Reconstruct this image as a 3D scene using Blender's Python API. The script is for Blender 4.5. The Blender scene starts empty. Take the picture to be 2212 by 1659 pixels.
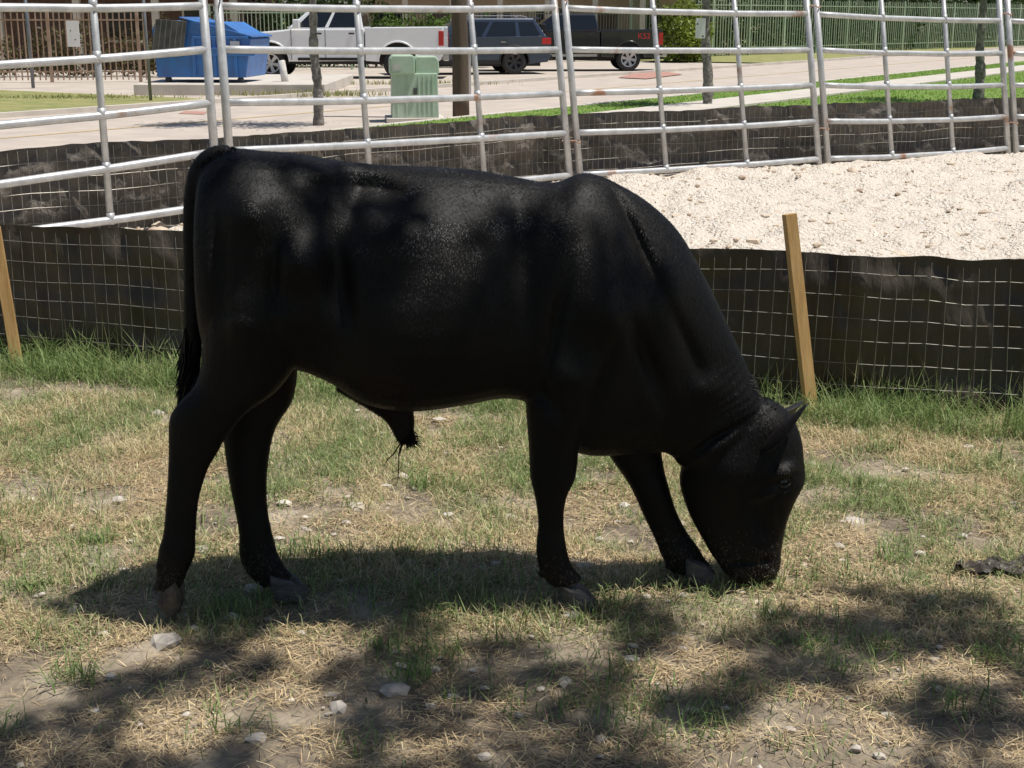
import bpy, bmesh, math, random
import numpy as np
from mathutils import Vector, Matrix, noise
from mathutils.bvhtree import BVHTree
random.seed(7); rng=np.random.default_rng(7)
S=bpy.context.scene
H=1.7; F=3000.0; TH=math.atan(789.5/3000)
CT,ST=math.cos(TH),math.sin(TH)
# survey helpers: turn a measured sight line into world metres at a known distance / ground height
def sv(u,v,Y):
    phi=TH+math.atan((v-829.5)/F); dz=Y*math.tan(phi); w=Y*CT+dz*ST
    return Vector(((u-1106)/F*w,Y,H-dz))
def gr(u,v,z=0.0):
    phi=TH+math.atan((v-829.5)/F); return sv(u,v,(H-z)/math.tan(phi))

# ---------------------------------------------------------------- materials
def M(name,c1,c2=None,scale=5,rough=.7,metal=0,bump=0,bscale=60,spec=.5,lo=.35,hi=.65,c3=None,stretch=None,sheen=0,coat=0,detail=6,alpha=None,bdist=.01):
    m=bpy.data.materials.new(name); m.use_nodes=True; nt=m.node_tree; N=nt.nodes; L=nt.links
    b=N['Principled BSDF']; b.inputs['Roughness'].default_value=rough; b.inputs['Metallic'].default_value=metal
    b.inputs['Specular IOR Level'].default_value=spec
    if sheen: b.inputs['Sheen Weight'].default_value=sheen
    if coat: b.inputs['Coat Weight'].default_value=coat
    tc=N.new('ShaderNodeTexCoord'); mp=N.new('ShaderNodeMapping'); L.new(tc.outputs['Object'],mp.inputs['Vector'])
    if stretch: mp.inputs['Scale'].default_value=stretch
    if c2 is None: c2=tuple(x*.8 for x in c1)
    n=N.new('ShaderNodeTexNoise'); n.inputs['Scale'].default_value=scale; n.inputs['Detail'].default_value=detail
    n.inputs['Roughness'].default_value=.65
    L.new(mp.outputs[0],n.inputs['Vector'])
    r=N.new('ShaderNodeValToRGB'); r.color_ramp.elements[0].position=lo; r.color_ramp.elements[1].position=hi
    r.color_ramp.elements[0].color=(*c1,1); r.color_ramp.elements[1].color=(*c2,1)
    if c3:
        e=r.color_ramp.elements.new((lo+hi)/2+.0); e.color=(*c3,1)
    L.new(n.outputs['Fac'],r.inputs[0]); L.new(r.outputs[0],b.inputs['Base Color'])
    if bump:
        n2=N.new('ShaderNodeTexNoise'); n2.inputs['Scale'].default_value=bscale; n2.inputs['Detail'].default_value=8
        L.new(mp.outputs[0],n2.inputs['Vector'])
        bp=N.new('ShaderNodeBump'); bp.inputs['Strength'].default_value=bump; bp.inputs['Distance'].default_value=bdist
        L.new(n2.outputs['Fac'],bp.inputs['Height']); L.new(bp.outputs[0],b.inputs['Normal'])
    return m
def Mattr(name,rough=.6,trans=.0,spec=.3):
    m=bpy.data.materials.new(name); m.use_nodes=True; nt=m.node_tree; N=nt.nodes; L=nt.links
    b=N['Principled BSDF']; b.inputs['Roughness'].default_value=rough; b.inputs['Specular IOR Level'].default_value=spec
    a=N.new('ShaderNodeAttribute'); a.attribute_name='Col'; L.new(a.outputs['Color'],b.inputs['Base Color'])
    if trans:
        t=N.new('ShaderNodeBsdfTranslucent'); L.new(a.outputs['Color'],t.inputs['Color'])
        mx=N.new('ShaderNodeMixShader'); mx.inputs[0].default_value=trans
        L.new(b.outputs[0],mx.inputs[1]); L.new(t.outputs[0],mx.inputs[2]); L.new(mx.outputs[0],N['Material Output'].inputs['Surface'])
    return m
# ---------------------------------------------------------------- mesh helpers
def link(o,parent=None):
    S.collection.objects.link(o)
    if parent: o.parent=parent
    return o
def mesh(name,v,f,mat=None,parent=None,smooth=False,bevel=0,auto=False):
    me=bpy.data.meshes.new(name); me.from_pydata([tuple(p) for p in v] if not isinstance(v,np.ndarray) else v.tolist(),[],f if isinstance(f,list) else f.tolist()); me.update()
    if mat: me.materials.append(mat)
    if smooth: me.polygons.foreach_set('use_smooth',[True]*len(me.polygons))
    o=bpy.data.objects.new(name,me); link(o,parent)
    if bevel:
        bm=bmesh.new(); bm.from_mesh(me); bmesh.ops.recalc_face_normals(bm,faces=bm.faces); bm.to_mesh(me); bm.free()
        b=o.modifiers.new('b','BEVEL'); b.width=bevel; b.segments=2; b.limit_method='ANGLE'; b.angle_limit=math.radians(35)
    return o
def empty(name,loc=(0,0,0),rz=0):
    e=bpy.data.objects.new(name,None); e.location=loc; e.rotation_euler=(0,0,rz); S.collection.objects.link(e); return e
def merge(parts):
    V=[];Fc=[]
    for v,f in parts:
        o=len(V); V+=[tuple(p) for p in v]; Fc+=[tuple(i+o for i in q) for q in f]
    return V,Fc
def box(x0,x1,y0,y1,z0,z1):
    v=[(x0,y0,z0),(x1,y0,z0),(x1,y1,z0),(x0,y1,z0),(x0,y0,z1),(x1,y0,z1),(x1,y1,z1),(x0,y1,z1)]
    return v,[(0,3,2,1),(4,5,6,7),(0,1,5,4),(1,2,6,5),(2,3,7,6),(3,0,4,7)]
def tube(pts,r,n=8,cap=True):
    pts=[Vector(p) for p in pts]; k=len(pts); rr=r if hasattr(r,'__len__') else [r]*k
    V=[];Fc=[]; up=None
    for i,p in enumerate(pts):
        d=(pts[min(i+1,k-1)]-pts[max(i-1,0)]).normalized()
        if up is None:
            up=Vector((0,0,1)) if abs(d.z)<.9 else Vector((1,0,0))
        a=d.cross(up).normalized(); b=a.cross(d).normalized(); up=b
        for j in range(n):
            t=2*math.pi*j/n; V.append(p+(a*math.cos(t)+b*math.sin(t))*rr[i])
    for i in range(k-1):
        for j in range(n):
            Fc.append((i*n+j,i*n+(j+1)%n,(i+1)*n+(j+1)%n,(i+1)*n+j))
    if cap:
        Fc.append(tuple(range(n-1,-1,-1))); Fc.append(tuple((k-1)*n+j for j in range(n)))
    return V,Fc
def catmull(A,sub=4):
    A=np.array(A,float); out=[]
    for i in range(len(A)-1):
        p0=A[max(i-1,0)];p1=A[i];p2=A[i+1];p3=A[min(i+2,len(A)-1)]
        for k in range(sub):
            t=k/sub
            out.append(.5*((2*p1)+(-p0+p2)*t+(2*p0-5*p1+4*p2-p3)*t*t+(-p0+3*p1-3*p2+p3)*t**3))
    out.append(A[-1]); return np.array(out)
def loft(st,n=28,sub=4,p=.9):
    A=catmull([list(a)+list(b)+[w,e] for a,b,w,e in st],sub); V=[];Fc=[]
    for r in A:
        T=Vector(r[0:3]);B=Vector(r[3:6]);w=max(r[6],.004);e=r[7]; c=(T+B)/2; a=(T-B)/2
        for j in range(n):
            t=2*math.pi*j/n; ct,s=math.cos(t),math.sin(t)
            cc=math.copysign(abs(ct)**p,ct); ss=math.copysign(abs(s)**p,s)
            V.append(c+a*cc+Vector((0,1,0))*w*ss*(1+e*cc))
    k=len(A)
    for i in range(k-1):
        for j in range(n): Fc.append((i*n+j,i*n+(j+1)%n,(i+1)*n+(j+1)%n,(i+1)*n+j))
    Fc.append(tuple(range(n-1,-1,-1))); Fc.append(tuple((k-1)*n+j for j in range(n)))
    return V,Fc
def extr(pts,y0,y1):
    n=len(pts); v=[(x,y0,z) for x,z in pts]+[(x,y1,z) for x,z in pts]
    f=[tuple(range(n)),tuple(range(2*n-1,n-1,-1))]+[(i,i+n,(i+1)%n+n,(i+1)%n) for i in range(n)]
    return v,f
def colmesh(name,V,Fc,C,mat,parent=None):
    o=mesh(name,V,Fc,mat,parent); ca=o.data.color_attributes.new('Col','FLOAT_COLOR','POINT')
    ca.data.foreach_set('color',np.concatenate([C,np.ones((len(C),1))],1).astype(np.float32).ravel()); return o
def blades(name,P,L,W,hd,e0,e1,C,mat,parent=None):
    n=len(P); h=np.stack([np.cos(hd),np.sin(hd)],1); s=np.stack([-np.sin(hd),np.cos(hd),np.zeros(n)],1)*(W/2)[:,None]
    def step(e): return np.concatenate([h*np.cos(e)[:,None],np.sin(e)[:,None]],1)*(L/2)[:,None]
    m=P+step(e0); t=m+step(e1); V=np.stack([P-s,P+s,m-s*.8,m+s*.8,t],1).reshape(-1,3)
    b=np.arange(n)*5; q=np.stack([b,b+1,b+3,b+2],1).tolist(); tr=np.stack([b+2,b+3,b+4],1).tolist()
    return colmesh(name,V,q+tr,np.repeat(C,5,0),mat,parent)
def leafcloud(name,P,size,C,mat,parent=None,flat=0.0):
    n=len(P); a=rng.normal(size=(n,3)); a[:,2]*=(1-flat); a/=np.linalg.norm(a,axis=1)[:,None]
    b=rng.normal(size=(n,3)); b[:,2]*=(1-flat); b-=a*(a*b).sum(1)[:,None]; b/=np.linalg.norm(b,axis=1)[:,None]
    s=size[:,None]; V=np.stack([P-a*s,P+b*s*.5,P+a*s,P-b*s*.5],1).reshape(-1,3)
    i=np.arange(n)*4; return colmesh(name,V,np.stack([i,i+1,i+2,i+3],1),np.repeat(C,4,0),mat,parent)
def nz(x,y,s=1,o=0): return noise.noise(Vector((x*s+o,y*s-o,o*.7)))
def nzv(X,Y,s,o=0): return np.array([noise.noise(Vector((a*s+o,b*s-o,o*.7))) for a,b in zip(X,Y)])

# ---------------------------------------------------------------- camera, light
cam=bpy.data.cameras.new('camera'); co=bpy.data.objects.new('camera',cam); S.collection.objects.link(co)
co.location=(0,0,H); co.rotation_euler=(math.pi/2-TH,0,0); cam.sensor_width=36; cam.lens=F/2212*36; cam.clip_end=3000; cam.clip_start=.05
S.camera=co
sd=Vector((.33,-.05,.93)).normalized()
el=math.asin(sd.z); az=math.atan2(sd.x,sd.y)
sl=bpy.data.lights.new('sun','SUN'); sl.energy=5.0; sl.angle=math.radians(.53); sl.color=(1,.965,.90)
so=bpy.data.objects.new('sun',sl); S.collection.objects.link(so); so.rotation_euler=(-sd).to_track_quat('-Z','Y').to_euler(); so.location=(5,0,20)
w=bpy.data.worlds.new('World'); S.world=w; w.use_nodes=True
sky=w.node_tree.nodes.new('ShaderNodeTexSky'); sky.sky_type='NISHITA'; sky.sun_disc=False; sky.sun_elevation=el; sky.sun_rotation=az
w.node_tree.links.new(sky.outputs[0],w.node_tree.nodes['Background'].inputs[0]); w.node_tree.nodes['Background'].inputs[1].default_value=.075
S.view_settings.view_transform='Standard'; S.view_settings.look='None'; S.view_settings.exposure=0

# ---------------------------------------------------------------- paths
nearP=[gr(u,v) for u,v in [(-900,690),(-300,735),(0,764),(200,782),(400,798),(700,815),(1100,832),(1500,850),(1700,864),(1900,880),(2212,900),(2700,935),(3400,985)]]
joints=[(-1500,730),(-330,575),(492,492),(1243,405),(1780,368),(2187,342),(2600,318)]
ringP=[gr(u,v) for u,v in joints]
backP=[p+Vector((-.08,.28,0)) for p in ringP]
def resample(P,n):
    A=catmull([list(p) for p in P],8); d=np.r_[0,np.cumsum(np.linalg.norm(np.diff(A,axis=0),axis=1))]
    t=np.linspace(0,d[-1],n); return np.stack([np.interp(t,d,A[:,k]) for k in range(3)],1)
# ---------------------------------------------------------------- ground
m_far=M('dry_earth',(.30,.25,.14),(.18,.20,.07),scale=.6,rough=.95,bump=.5,bscale=8)
mesh('ground',[(-900,-300,-.05),(900,-300,-.05),(900,1800,-.05),(-900,1800,-.05)],[(0,1,2,3)],m_far)
m_dirt=M('pasture_soil',(.13,.10,.075),(.46,.385,.29),scale=3.6,rough=.95,bump=1,bscale=45,c3=(.26,.21,.15),lo=.33,hi=.68,bdist=.02)
xs=np.linspace(-6,6,300); ys=np.linspace(.2,7.8,240); X,Yg=np.meshgrid(xs,ys)
def gz(x,y): return .012*nz(x,y,2.2,3)+.008*nz(x,y,9,5)-.004
Z=np.array([gz(a,b)+.007*nz(a,b,28,1) for a,b in zip(X.ravel(),Yg.ravel())])
V=np.stack([X.ravel(),Yg.ravel(),Z],1); nx=len(xs)
i=np.arange(len(xs)-1)[None,:]+np.arange(len(ys)-1)[:,None]*nx; i=i.ravel()
mesh('pasture_ground',V,np.stack([i,i+1,i+nx+1,i+nx],1),m_dirt,smooth=True)
m_grav=M('caliche',(.80,.69,.57),(.52,.41,.32),scale=7,rough=.95,bump=1,bscale=34,c3=(.84,.75,.64),lo=.28,hi=.78,bdist=.07)
A=resample(nearP,300); B=resample(backP,300); B[:,1]+=.15; nt_=190; VV=[]
for j in range(nt_):
    tt=j/(nt_-1)
    for k in range(300):
        p=A[k]*(1-tt)+B[k]*tt
        env=min(1,tt*8)*min(1,(1-tt)*10); x,y=p[0],p[1]
        side=max(0,min(1,(x-.5)/2))
        h=.012+env*(.11*abs(nz(x,y,1.3,9))+.07*abs(nz(x,y,4,2))+.05*max(0,nz(x,y,9,4))+.02*abs(nz(x,y,19,8)))+env*side*.05
        VV.append((x,y,h))
VV=np.array(VV); i=(np.arange(299)[None,:]+np.arange(nt_-1)[:,None]*300).ravel()
mesh('gravel_ground',VV,np.stack([i,i+1,i+301,i+300],1),m_grav,smooth=True)
def rocks(name,P,R,mat):
    ico=bmesh.new(); bmesh.ops.create_icosphere(ico,subdivisions=1,radius=1); bv=np.array([v.co[:] for v in ico.verts]); bf=[tuple(v.index for v in f.verts) for f in ico.faces]; ico.free()
    n=len(P); V=bv[None]*(1+rng.uniform(-.28,.28,(n,len(bv),1)))*R[:,None,None]*np.stack([rng.uniform(.8,1.5,n),rng.uniform(.7,1.2,n),rng.uniform(.45,.8,n)],1)[:,None,:]+P[:,None,:]
    Fc=(np.array(bf)[None]+np.arange(n)[:,None,None]*len(bv)).reshape(-1,3)
    return mesh(name,V.reshape(-1,3),Fc,mat)
m_rock=M('limestone_rock',(.74,.63,.50),(.42,.31,.22),scale=2.5,rough=.9,bump=.5,bscale=40)
nr=6500; idx=rng.integers(0,len(VV),nr); P=VV[idx]+rng.uniform(-.03,.03,(nr,3))*[1,1,0]; P[:,2]+=0.002
R=.007+.022*rng.random(nr)**4+.055*(rng.random(nr)>.985)*rng.random(nr); rocks('gravel_stones',P,R,m_rock)
n=1000; P=np.stack([rng.uniform(-3,3,n),rng.uniform(2.6,6,n),np.zeros(n)],1); P[:,2]=[gz(a,b)+.006 for a,b in P[:,:2]]
R=.004+.013*rng.random(n)**2+.020*(rng.random(n)>.96); rocks('pasture_stones',P,R,M('pale_stone',(.66,.60,.52),(.38,.33,.28),scale=9,rough=.9))

# ---------------------------------------------------------------- road side
u2=np.array([.545,.839]); n2=np.array([.839,-.545]); A0=np.array([.2,26.1])
def rp(s,t,z): q=A0+u2*s+n2*t; return (q[0],q[1],z)
def strip(name,s0,s1,t0,t1,z,mat,depth=0):
    n=30; V=[];Fc=[]
    for k in range(n+1):
        s=s0+(s1-s0)*k/n; V+=[rp(s,t0,z),rp(s,t1,z)]
        if depth: V+=[rp(s,t0,z-depth),rp(s,t1,z-depth)]
    q=4 if depth else 2
    for k in range(n):
        a=k*q; Fc.append((a,a+q,a+q+1,a+1))
        if depth: Fc+= [(a+2,a+q+2,a+q,a),(a+1,a+q+1,a+q+3,a+3)]
    if depth: Fc+=[(0,1,3,2),(n*4,n*4+2,n*4+3,n*4+1)]
    return mesh(name,V,Fc,mat)
m_road=M('worn_concrete_road',(.53,.455,.385),(.42,.36,.31),scale=1.4,rough=.9,bump=.3,bscale=30)
m_walk=M('pale_concrete',(.60,.55,.48),(.48,.43,.38),scale=2,rough=.9,bump=.2)
m_grs=M('lawn',(.13,.25,.035),(.24,.32,.07),scale=3,rough=.95,bump=1,bscale=40,bdist=.05)
m_dry=M('dry_lawn',(.40,.34,.15),(.20,.25,.07),scale=1.8,rough=.95,bump=1,bscale=30,bdist=.05)
strip('road',-60,220,-7.3,0,-.02,m_road)
strip('road_centre_line',-60,220,-3.72,-3.6,-.015,M('yellow_paint',(.58,.40,.16),(.46,.37,.25),scale=8,rough=.8))
strip('kerb',-60,220,0,.18,.07,m_walk,.1)
strip('grass_verge',-12,220,.18,1.5,.055,m_grs)
strip('sidewalk',-12,220,1.5,2.8,.075,m_walk,.04)
strip('lawn',-10,-2,2.8,5.0,.03,m_grs)
strip('lawn',-2,220,2.8,9,.03,m_grs)
strip('kerb',-60,220,-7.48,-7.3,.07,m_walk,.1)
strip('parking_apron',0,30,-30,-7.48,-.012,M('apron_concrete',(.54,.47,.39),(.41,.35,.30),scale=.9,rough=.9))
strip('dry_grass_yard',-40,0,-22,-7.48,.03,m_dry)
strip('far_lawn',30,220,-14,-7.48,.03,m_dry)
m_red=M('red_ramp_paint',(.44,.20,.16),(.42,.27,.21),scale=5,rough=.8)
def patch(name,pix,z,mat):
    V=[gr(a,b,z) for a,b in pix]; return mesh(name,V,[tuple(range(len(V)))],mat)
patch('tactile_ramp',[(1335,167),(1395,170),(1475,160),(1440,155),(1370,158)],.004,m_red)
patch('tactile_ramp',[(385,245),(440,247),(450,241),(400,239)],-.012,m_red)
m_blade=Mattr('grass_blade',.6,.3)
n=30000; s=rng.uniform(-8,34,n); t=np.where(rng.random(n)<.35,rng.uniform(.2,1.45,n),rng.uniform(2.9,9,n)); k_=(s>-2)|(t<5); s=s[k_];t=t[k_]; n=len(s)
Q=A0[None]+u2*s[:,None]+n2*t[:,None]; P=np.concatenate([Q,np.full((n,1),.04)],1)
g=rng.random((n,1)); C=np.array([.15,.31,.04])*g+np.array([.29,.40,.09])*(1-g)
blades('lawn_grass',P,rng.uniform(.05,.09,n),rng.uniform(.015,.03,n),rng.uniform(0,6.28,n),rng.uniform(.4,1.3,n),rng.uniform(.0,1.0,n),C,m_blade)

# ---------------------------------------------------------------- pasture grass
def colmix(n,a,b,k=.15):
    g=rng.random((n,1)); c=np.array(a)*g+np.array(b)*(1-g); return np.clip(c*(1+rng.normal(0,k,(n,1))),.01,.9)
n0=300000; x=rng.uniform(-3.0,3.0,n0); y=rng.uniform(3.6,6.8,n0)
d=nzv(x,y,2.1,11)*.6+nzv(x,y,6,2)*.6
yn=np.interp(x,[p.x for p in nearP],[p.y for p in nearP])
keep=(rng.random(n0)<np.clip(.52+d*1.7,.05,1))&(y<yn-.02)&((y>4.0)|(rng.random(n0)<.45)); x=x[keep];y=y[keep];d=d[keep];n=len(x);yn=yn[keep]
z=np.array([gz(a,b) for a,b in zip(x,y)])
gm=(rng.random(n)<np.clip(.52+.9*nzv(x,y,1.7,31)+.7*nzv(x,y,5,33)+.3*(yn-y<.5),.08,.92))
C=np.where(gm[:,None],colmix(n,(.16,.235,.07),(.37,.42,.19),.2),colmix(n,(.76,.66,.42),(.52,.42,.23),.2))
L=rng.uniform(.025,.095,n)*(1+.7*np.clip(1-(yn-y)/.5,0,1))
blades('pasture_grass',np.stack([x,y,z],1),L,rng.uniform(.0018,.0038,n),rng.uniform(0,6.28,n),rng.uniform(.15,1.4,n),rng.uniform(-.6,.9,n),C,m_blade)
cl=[]
for k in range(190):
    cx=rng.uniform(-3,3); yy=float(np.interp(cx,[p.x for p in nearP],[p.y for p in nearP])); cl.append((cx,yy-rng.uniform(.03,.45),rng.uniform(.08,.22) if (cx<-1.2 or cx>1.0) else rng.uniform(.06,.12),.07))
for k in range(170): cl.append((rng.uniform(-2.4,2.4),rng.uniform(2.95,5.6),rng.uniform(.04,.09),rng.uniform(.03,.12)))
for k in range(22): cl.append((rng.uniform(-1.3,.9),rng.uniform(3.75,4.2),rng.uniform(.05,.08),rng.uniform(.05,.12)))
PP=[];LL=[];HH=[]
for cx,cy,h,sp_ in cl:
    m=int(rng.integers(25,100)); r=rng.normal(0,sp_,(m,2)); PP.append(np.stack([cx+r[:,0],cy+r[:,1]*.7,np.zeros(m)],1)); LL.append(h*rng.uniform(.4,1.5,m))
    HH.append(rng.uniform(0,6.28,m))
P=np.concatenate(PP);L=np.concatenate(LL);n=len(P)
blades('grass_tufts',P,L,rng.uniform(.002,.0048,n),np.concatenate(HH),rng.uniform(.5,1.5,n),rng.uniform(-.4,1.1,n),colmix(n,(.12,.21,.05),(.34,.41,.17)),m_blade)
n=150; x=np.where(rng.random(n)<.65,rng.uniform(1.1,2.9,n),rng.uniform(-2.9,-1.3,n)); yy=np.interp(x,[p.x for p in nearP],[p.y for p in nearP])-rng.uniform(.04,.3,n)
blades('seed_stalks',np.stack([x,yy,np.zeros(n)],1),rng.uniform(.18,.34,n),rng.uniform(.002,.0035,n),rng.uniform(0,6.28,n),rng.uniform(1.2,1.55,n),rng.uniform(.7,1.5,n),colmix(n,(.35,.38,.16),(.55,.48,.26)),m_blade)
n0=210000; x=rng.uniform(-2.4,2.4,n0); y=2.6+rng.random(n0)**.85*3.3
keep=rng.random(n0)<np.clip(.58+1.7*nzv(x,y,2.6,77)+1.2*nzv(x,y,8,7)-(y>4.3)*.20,.06,1); x=x[keep];y=y[keep];n=len(x)
z=np.array([gz(a,b) for a,b in zip(x,y)])+rng.uniform(.001,.018,n)
blades('straw_litter',np.stack([x,y,z],1),rng.uniform(.02,.075,n),rng.uniform(.0012,.003,n),rng.uniform(0,6.28,n),rng.uniform(-.1,.3,n),rng.uniform(-.35,.3,n),colmix(n,(.74,.58,.34),(.30,.21,.12),.25),Mattr('straw',.7,.1))

# ---------------------------------------------------------------- silt fences
def silt(name,path,top,n,mat,wmat,wr,vs,hs,seed,amp=1):
    P=resample(path,n); root=empty(name); rows=20; V=[]
    d=np.r_[0,np.cumsum(np.linalg.norm(np.diff(P,axis=0),axis=1))]
    tp=[top+.022*noise.noise(Vector((s*.9,seed,0)))+.012*noise.noise(Vector((s*5,seed,0))) for s in d]
    def off(s,h): return amp*(.03*noise.noise(Vector((s*1.6,h*1.2,seed)))+.020*noise.noise(Vector((s*7+h*3,h*2,seed+3)))*(.5+h)+.014*noise.noise(Vector((s*2,h*8,seed+9)))+.008*noise.noise(Vector((s*22+h*4,h*5,seed+9))))
    T=np.gradient(P[:,:2],axis=0); T/=np.linalg.norm(T,axis=1)[:,None]; Nn=np.stack([T[:,1],-T[:,0]],1)
    for k in range(n):
        for r in range(rows+1):
            h=r/rows; o=off(d[k],h); V.append((P[k,0]+Nn[k,0]*o,P[k,1]+Nn[k,1]*o,-.03+h*(tp[k]+.03)))
    q=rows+1; Fc=[(k*q+r,(k+1)*q+r,(k+1)*q+r+1,k*q+r+1) for k in range(n-1) for r in range(rows)]
    mesh('fabric',V,Fc,mat,root,smooth=True)
    parts=[]
    def pt(s,h,out=.05):
        x=np.interp(s,d,P[:,0]);y=np.interp(s,d,P[:,1]);nxx=np.interp(s,d,Nn[:,0]);ny=np.interp(s,d,Nn[:,1]); t=np.interp(s,d,tp)
        oo=out+.016*noise.noise(Vector((s*1.1,h,seed+5)))
        return Vector((x+nxx*oo,y+ny*oo,h*t+.022*noise.noise(Vector((s*1.3,h*2,seed+20)))))
    s=.02
    while s<d[-1]:
        l=.07*noise.noise(Vector((s*.8,1,seed)))
        parts.append(tube([pt(s+l*(h-.5),h) for h in (0,.33,.66,.97)],wr,4,False)); s+=vs*random.uniform(.93,1.07)
    h=.02
    while h<.99:
        parts.append(tube([pt(x,h) for x in np.arange(0,d[-1],.16)],wr,4,False)); h+=hs/top
    mesh('wire_mesh',*merge(parts),wmat,root)
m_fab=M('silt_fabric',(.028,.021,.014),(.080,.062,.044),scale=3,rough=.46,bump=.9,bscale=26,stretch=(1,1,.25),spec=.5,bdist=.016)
m_fab2=M('silt_fabric_sunlit_tone',(.05,.042,.034),(.17,.145,.12),scale=2,rough=.5,bump=.9,bscale=12,spec=.6,bdist=.03)  # paler copy of the silt fabric, sunlight put into its colour
m_wire=M('galvanised_wire',(.46,.44,.39),(.24,.21,.17),scale=9,rough=.5,metal=.4)
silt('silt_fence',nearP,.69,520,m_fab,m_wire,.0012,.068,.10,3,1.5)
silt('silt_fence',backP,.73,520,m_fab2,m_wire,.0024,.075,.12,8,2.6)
m_wood=M('pine_stake',(.64,.41,.17),(.44,.25,.09),scale=14,rough=.75,bump=.4,bscale=50,stretch=(1,1,.12))
def stake(b,t,w_=.036,d_=.02):
    b=Vector(b);t=Vector(t); ax=(t-b).normalized(); s=Vector((1,.25,0)); s=(s-ax*s.dot(ax)).normalized(); f=ax.cross(s)
    V=[]
    for p in (b-ax*.1,t): V+=[p-s*w_*.8-f*d_,p+s*w_*.8-f*d_,p+s*w_*.8+f*d_,p-s*w_*.8+f*d_]
    return mesh('wooden_stake',V,[(0,3,2,1),(4,5,6,7),(0,1,5,4),(1,2,6,5),(2,3,7,6),(3,0,4,7)],m_wood,bevel=.002)
b=gr(1752,892); stake(b,sv(1705,462,b.y+.07),.034)
b=gr(38,790); stake(b,sv(-12,490,b.y+.05),.034)
c=gr(2130,1235)
V=[];Fc=[]
for a in range(25):
    for b_ in range(9):
        X_=c.x-.11+.30*a/24; Y_=c.y-.05+.10*b_/8*(.4+.6*math.sin(a/24*3.1))+.02*nz(a*.3,b_,1,3); V.append((X_,Y_+.02*math.sin(a*.7),.016+.05*abs(nz(X_,Y_,26,6))))
for a in range(24):
    for b_ in range(8): Fc.append((a*9+b_,(a+1)*9+b_,(a+1)*9+b_+1,a*9+b_+1))
mesh('fabric_scrap',V,Fc,m_fab,smooth=True)

# ---------------------------------------------------------------- pipe panels
m_pipe=M('galvanised_pipe',(.42,.425,.43),(.60,.60,.60),scale=7,rough=.42,metal=.35,bump=.1,bscale=80)
nt=m_pipe.node_tree; N=nt.nodes; L_=nt.links; bs=N['Principled BSDF']
src=bs.inputs['Base Color'].links[0].from_socket
nn=N.new('ShaderNodeTexNoise'); nn.inputs['Scale'].default_value=2.6; nn.inputs['Detail'].default_value=9
tc=N.new('ShaderNodeTexCoord'); L_.new(tc.outputs['Object'],nn.inputs['Vector'])
rr=N.new('ShaderNodeValToRGB'); rr.color_ramp.elements[0].position=.64; rr.color_ramp.elements[1].position=.71; L_.new(nn.outputs['Fac'],rr.inputs[0])
mx=N.new('ShaderNodeMix'); mx.data_type='RGBA'; L_.new(rr.outputs[0],mx.inputs['Factor']); L_.new(src,mx.inputs[6]); mx.inputs[7].default_value=(.34,.19,.12,1); L_.new(mx.outputs[2],bs.inputs['Base Color'])
m_chain=M('rusty_chain',(.28,.13,.08),(.4,.3,.25),scale=30,rough=.7,metal=.3)
jt={1:(-330-60,[5,160,300,445,545]),2:(455,[13,107,222,327,440]),3:(1207,[17,107,201,287,378]),4:(1752,[30,108,184,262,343]),5:(2167,[45,115,184,252,320]),6:(2585,[55,120,183,245,302])}
def post_pt(k,v):
    ub,vb=joints[k]; ut=jt[k][0]; return sv(ub+(ut-ub)*(vb-v)/vb, v, ringP[k].y)
mids={1:[.33,.66],2:[.365,.70],3:[.345,.67],4:[.345,.67],5:[.33,.66]}
for k in range(1,6):
    parts=[]; a0=post_pt(k,jt[k][1][0]);b0=post_pt(k+1,jt[k+1][1][0])
    Lr=[]
    for r in range(5): Lr.append((post_pt(k,jt[k][1][r]),post_pt(k+1,jt[k+1][1][r])))
    topa=Lr[0][0]+(Lr[0][0]-Lr[1][0]); topb=Lr[0][1]+(Lr[0][1]-Lr[1][1]); Lr=[(topa,topb)]+Lr
    e=(b0-a0).normalized()*.07
    for r,(p,q) in enumerate(Lr):
        sag=Vector((0,0,-.008-.016*random.random())); m=(p+q)/2+sag
        parts.append(tube(catmull([list(p+e),list((p*.7+q*.3)+sag),list(m),list((p*.3+q*.7)+sag),list(q-e)],3),.033,10))
    for (top,kk,sg) in ((Lr[0][0],k,1),(Lr[0][1],k+1,-1)):
        foot=Vector(ringP[kk])
        parts.append(tube([foot+e*sg,top+e*sg],.036,10))
        parts.append(box(foot.x+e.x*sg-.06,foot.x+e.x*sg+.06,foot.y+e.y*sg-.05,foot.y+e.y*sg+.05,.0,.03))
    for mm in mids[k]:
        parts.append(tube([Lr[5][0].lerp(Lr[5][1],mm),Lr[0][0].lerp(Lr[0][1],mm)],.028,10))
        for r in range(6):
            c_=Lr[r][0].lerp(Lr[r][1],mm); dd=(Lr[0][0]-Lr[5][0]).normalized()*.045
            parts.append(tube([c_-dd,c_+dd],.034,8))
    o=mesh('pipe_fence_panel',*merge(parts),m_pipe,smooth=True)
    for fr in (.8,4.2):
        r=int(fr); c=Lr[r][0].lerp(Lr[r+1][0],fr-r); parts2=[]
        for a in range(10):
            t=a/10*6.28; p=c+Vector((.095*math.cos(t),.06*math.sin(t)-.0,.02*math.sin(3*t))); p2=c+Vector((.095*math.cos(t+.75),.06*math.sin(t+.75),.02*math.sin(3*t+2)))
            parts2.append(tube([p,p2],.008,5))
        mesh('coupling_chain',*merge(parts2),m_chain,o)

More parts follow.
